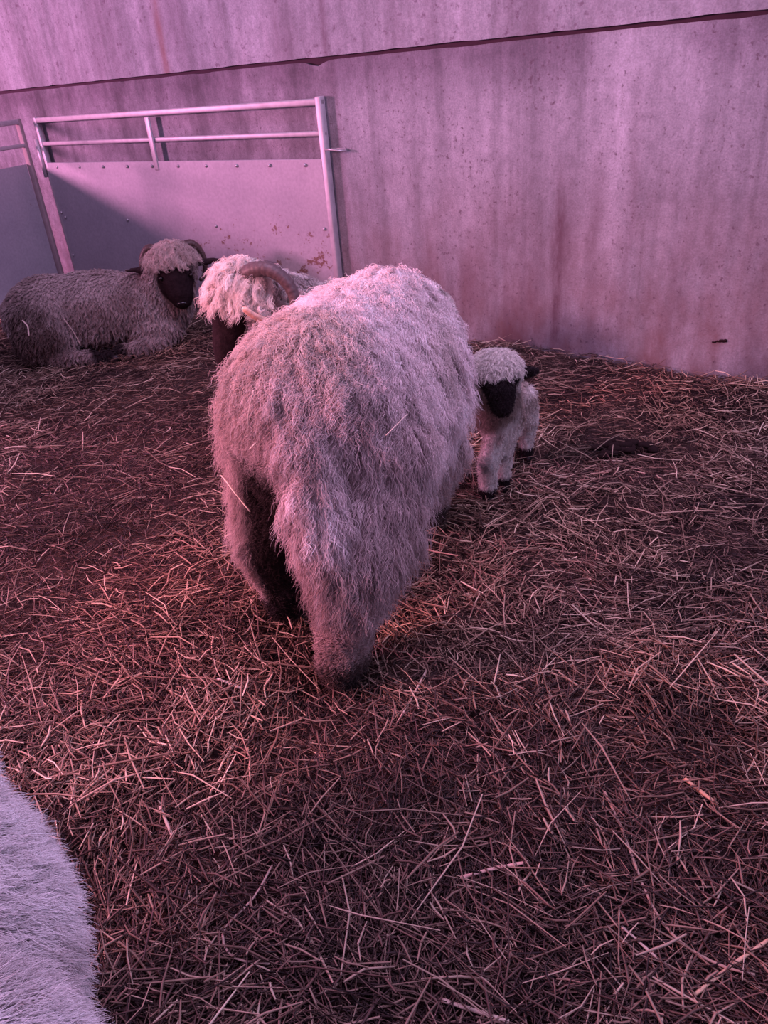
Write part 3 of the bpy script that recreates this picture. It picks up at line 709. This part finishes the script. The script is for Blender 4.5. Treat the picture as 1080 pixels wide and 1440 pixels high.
# ---- pale sheep in the near left corner ---------------------------------------------
na = math.atan2(.86, -.50)
near = empty('pale_sheep', (-.612, .447, 0), na)
tag(near, 'pale fluffy sheep cut off by the bottom left corner of the picture', 'sheep')
B = Prims()
B.ell((-.22, 0, .45), (.22, .215, .22)); B.ell((.02, 0, .45), (.30, .22, .22)); B.ell((.25, 0, .46), (.19, .18, .20)); B.ell((-.1, 0, .36), (.27, .19, .16))
B.limb([(.36, 0, .50), (.48, 0, .58), (.54, 0, .62)], [.13, .10, .085]); B.limb([(.55, 0, .62), (.63, 0, .55), (.68, 0, .48)], [.08, .06, .042])
for sd in (-1, 1): B.limb([(.53, sd * .06, .62), (.50, sd * .17, .58)], [.022, .014])
nl_ = [(-.30, -.11), (-.27, .11), (.24, -.09), (.28, .09)]
for x_, y_ in nl_: B.limb([(x_ * .85, y_, .36), (x_, y_, .22), (x_, y_, .12), (x_, y_, .035)], [.11, .06, .036, .034])
def near_col(P, N=None):
    c = np.tile(A(.80, .76, .76), (len(P), 1)); c = mixc(c, A(.60, .53, .53), sst(.45, .7, fbm(P, 7, 3, 31)))
    c = mixc(c, BLACK, sst(.58, .62, P[:, 0])); return mixc(c, BLACK, sst(.1, .06, P[:, 2]))
nb = B.build('body', .012, near, near_col, 5, lambda P: .02 * (fbm(P, 9, 2, 4) - .5))
fleece(nb, 80000, lambda P, n: .12 + sst(.0, -.08, P[:, 1]) * np.where(P[:, 2] < .25, .4, 1.) * 1.5, lambda P, n: np.full(len(P), .034), near_col, lambda P, n: np.stack([-.5 + 0 * P[:, 0], -.8 + 0 * P[:, 0], -.5 + 0 * P[:, 0]], 1), lock=.011, rad=.0004, stand=.6, droop=.3, wave=.0025, freq=1.2, clump=.4, nseg=8, seed=15, parent=near, frizz=.0010)
for x_, y_ in nl_: hoof(near, (x_ + .01, y_, 0), 1.05)
for sd in (-1, 1):
    V, F = ico(A(.60, sd * .058, .60), .012, None, 2); mesh_obj('eye', V, F, M['eye'], near)

# ------------------------------------------------------------------ loose straws, dung, mud
def world_of(root, q):
    a = root.rotation_euler[2]; x, y, z = q; return A(root.location[0] + x * math.cos(a) - y * math.sin(a), root.location[1] + x * math.sin(a) + y * math.cos(a), z)
def stalk(label, pts, r, col=(.62, .46, .34), group=None, floor=True, lift=.014):
    P = [A(*p) for p in pts]
    if floor: P = [A(p[0], p[1], hfloor(A(p[0]), A(p[1]))[0] + lift + (p[2] if len(p) > 2 else 0)) for p in P]
    P = np.array(P); u = np.linspace(0, len(P) - 1, 14)
    Q = np.stack([np.interp(u, range(len(P)), P[:, i]) for i in range(3)], 1)
    for _ in range(2): Q[1:-1] = .25 * Q[:-2] + .5 * Q[1:-1] + .25 * Q[2:]
    c = Q.mean(0); R_ = r * (1 + .12 * np.sin(np.arange(14) * 1.9)); V, F = tube(Q - c, R_, 6, True, .55)
    o = mesh_obj('straw_stalk', V, F, M['straw'], col=np.array(col)[None] * np.repeat(.88 + .24 * fbm(p3(np.arange(14) * .4, np.full(14, c[0] * 50)), 1, 2, 3), 6)[:, None]); o.location = c
    return tag(o, label, 'straw', group)
FG = 'loose straws lying on the bedding'
stalk('short thick pale straw on the bedding below the left hind leg of the ewe', [(-.427, 1.391), (-.363, 1.355)], .0042, (.75, .62, .52), FG)
stalk('very long bent straw curving down to the lower right corner', [(.376, 1.0), (.386, .914), (.381, .788), (.395, .713), (.452, .657), (.50, .64)], .0026, (.42, .28, .22), FG)
stalk('long golden brown straw rising to the right edge near the bottom corner', [(.399, .619), (.476, .66), (.56, .697)], .0030, (.60, .42, .28), FG)
stalk('thick pale straw cut off by the bottom edge right of centre', [(.020, .648), (.117, .608)], .0036, (.72, .55, .45), FG)
stalk('thick pinkish straw lying flat across the bottom right half', [(.075, .838), (.13, .848), (.196, .851)], .0036, (.62, .42, .36), FG)
stalk('pale straw slanting down beside the very long bent straw', [(.325, .735), (.375, .665)], .0026, (.62, .48, .40), FG)
stalk('long thin straw slanting away below the near hoof of the ewe', [(.066, 1.381), (.03, 1.30), (-.013, 1.209)], .0024, (.55, .42, .34), FG)
stalk('thick folded orange straw on the bedding at the right', [(.535, 1.01), (.574, .949)], .0045, (.70, .38, .24), FG)
stalk('folded thin straw bent at a sharp angle near the bottom left', [(-.262, .905), (-.29, .835), (-.345, .79), (-.318, .735), (-.25, .72)], .0020, (.42, .30, .25), FG)
stalk('pale straw with a split end beside the corner sheep at the left', [(-.50, 1.06), (-.46, .985)], .0030, (.66, .52, .42), FG)
from mathutils.bvhtree import BVHTree
def bvh(o):
    me = o.data; return BVHTree.FromPolygons([v.co for v in me.vertices], [tuple(p.vertices) for p in me.polygons])
def on_fleece(root, tree, pts, off):
    out = []
    for p in pts:
        co, no, _, _ = tree.find_nearest(Vector(p)); q = np.array(co) + np.array(no) * off; out.append(world_of(root, q))
    return out
T_ = bvh(eb)
stalk('pale curved straw hooked on the left hind leg of the big ewe', on_fleece(ewe, T_, [(-.30, .26, .42), (-.36, .21, .435), (-.42, .17, .43), (-.44, .12, .40)], .045), .0020, (.80, .66, .52), floor=False)
stalk('thin upright straw caught in the rump wool of the big ewe', on_fleece(ewe, T_, [(-.44, .03, .71), (-.45, .035, .66), (-.45, .045, .62)], .05), .0014, (.75, .6, .5), floor=False)
stalk('tiny pale straw fleck below the upright one in the ewe\'s rump wool', on_fleece(ewe, T_, [(-.46, .04, .59), (-.46, .015, .605)], .055), .0018, (.8, .68, .55), floor=False)
stalk('short level straw caught in the right flank wool of the big ewe', on_fleece(ewe, T_, [(-.36, -.22, .60), (-.30, -.24, .62)], .05), .0014, (.75, .6, .5), floor=False)
T_ = bvh(lb)
stalk('curved pale straw stuck on the haunch of the resting sheep', on_fleece(lie, T_, [(-.40, -.24, .27), (-.375, -.26, .24), (-.375, -.27, .19)], .028), .0042, (.55, .44, .38), floor=False)
stalk('long straw hanging down the middle flank of the resting sheep', on_fleece(lie, T_, [(-.20, -.24, .25), (-.17, -.25, .18), (-.15, -.25, .12)], .030), .0036, (.55, .42, .36), floor=False)
stalk('short straw in the chest wool of the resting sheep below its face', on_fleece(lie, T_, [(.24, -.2, .22), (.25, -.2, .16)], .035), .0032, (.5, .38, .33), floor=False)
# dung heap by the lamb, dried mud on the wall
def lumps(name, label, cat, loc, items, mat, parent=None, rot=None):
    B_ = Prims()
    for c_, r_ in items: B_.ell(c_, r_, None, 2)
    V = np.concatenate(B_.V); V = V * (1 + .25 * (fbm(V, 60, 2, 3) - .5))[:, None]
    o = mesh_obj(name, V, B_.F, mat); o.location = loc
    if rot: o.rotation_euler = rot
    return tag(o, label, cat)
rr = np.random.default_rng(4)
lumps('dung_heap', 'dark heap of dung on the straw to the right of the lamb', 'dung', (.865, 2.47, hfloor(A(.865), A(2.47))[0]),
      [(A(rr.normal(0, .045), rr.normal(0, .03), .008 + .012 * rr.random()), (.016 + .012 * rr.random(), .014 + .01 * rr.random(), .012)) for _ in range(26)], M['dung'])
lumps('mud_splat', 'small dark dried mud splat low on the concrete wall at the right', 'mud', W(.76, .002, .19),
      [(A(.0, 0, 0), (.014, .006, .006)), (A(-.016, 0, -.004), (.013, .005, .004)), (A(-.032, 0, -.009), (.009, .004, .003)), (A(.012, 0, .002), (.007, .005, .007))], M['dung'], rot=(0, 0, WA))

# ------------------------------------------------------------------ lights
def area(name, loc, tgt, size, energy, col, shape='DISK', sy=None, spread=None):
    l = bpy.data.lights.new(name, 'AREA'); l.energy = energy; l.color = col; l.size = size; l.shape = shape
    if sy: l.shape = 'RECTANGLE'; l.size_y = sy
    if spread: l.spread = spread
    o = bpy.data.objects.new(name, l); C.objects.link(o); o.location = loc
    o.rotation_euler = (Vector(tgt) - Vector(loc)).to_track_quat('-Z', 'Y').to_euler(); return o
area('pink_lamp', (-5.7, 3.8, 1.68), (-.6, 3.4, .6), .7, 330, (1., .34, .66))
area('overhead_fill', (.6, 1.9, 4.4), (.0, 3.0, 0), 2.6, 122, (.86, .56, 1.0))  # unseen soft fill added overhead for the purple ambience
area('warm_fill', (-2.6, 1.1, 1.9), (-.25, 1.95, .55), .6, 36, (1., .34, .44), spread=math.radians(95))  # unseen warm fill, added to brighten the ewe's left side
area('cool_fill', (4.2, .6, 3.4), (1.2, 3.0, .8), 1.6, 60, (.50, .58, 1.0))  # unseen bluish fill added to cool the right end of the wall
w = bpy.data.worlds.new('world'); sc.world = w; w.use_nodes = True
w.node_tree.nodes['Background'].inputs[0].default_value = (.68, .44, .86, 1); w.node_tree.nodes['Background'].inputs[1].default_value = .44
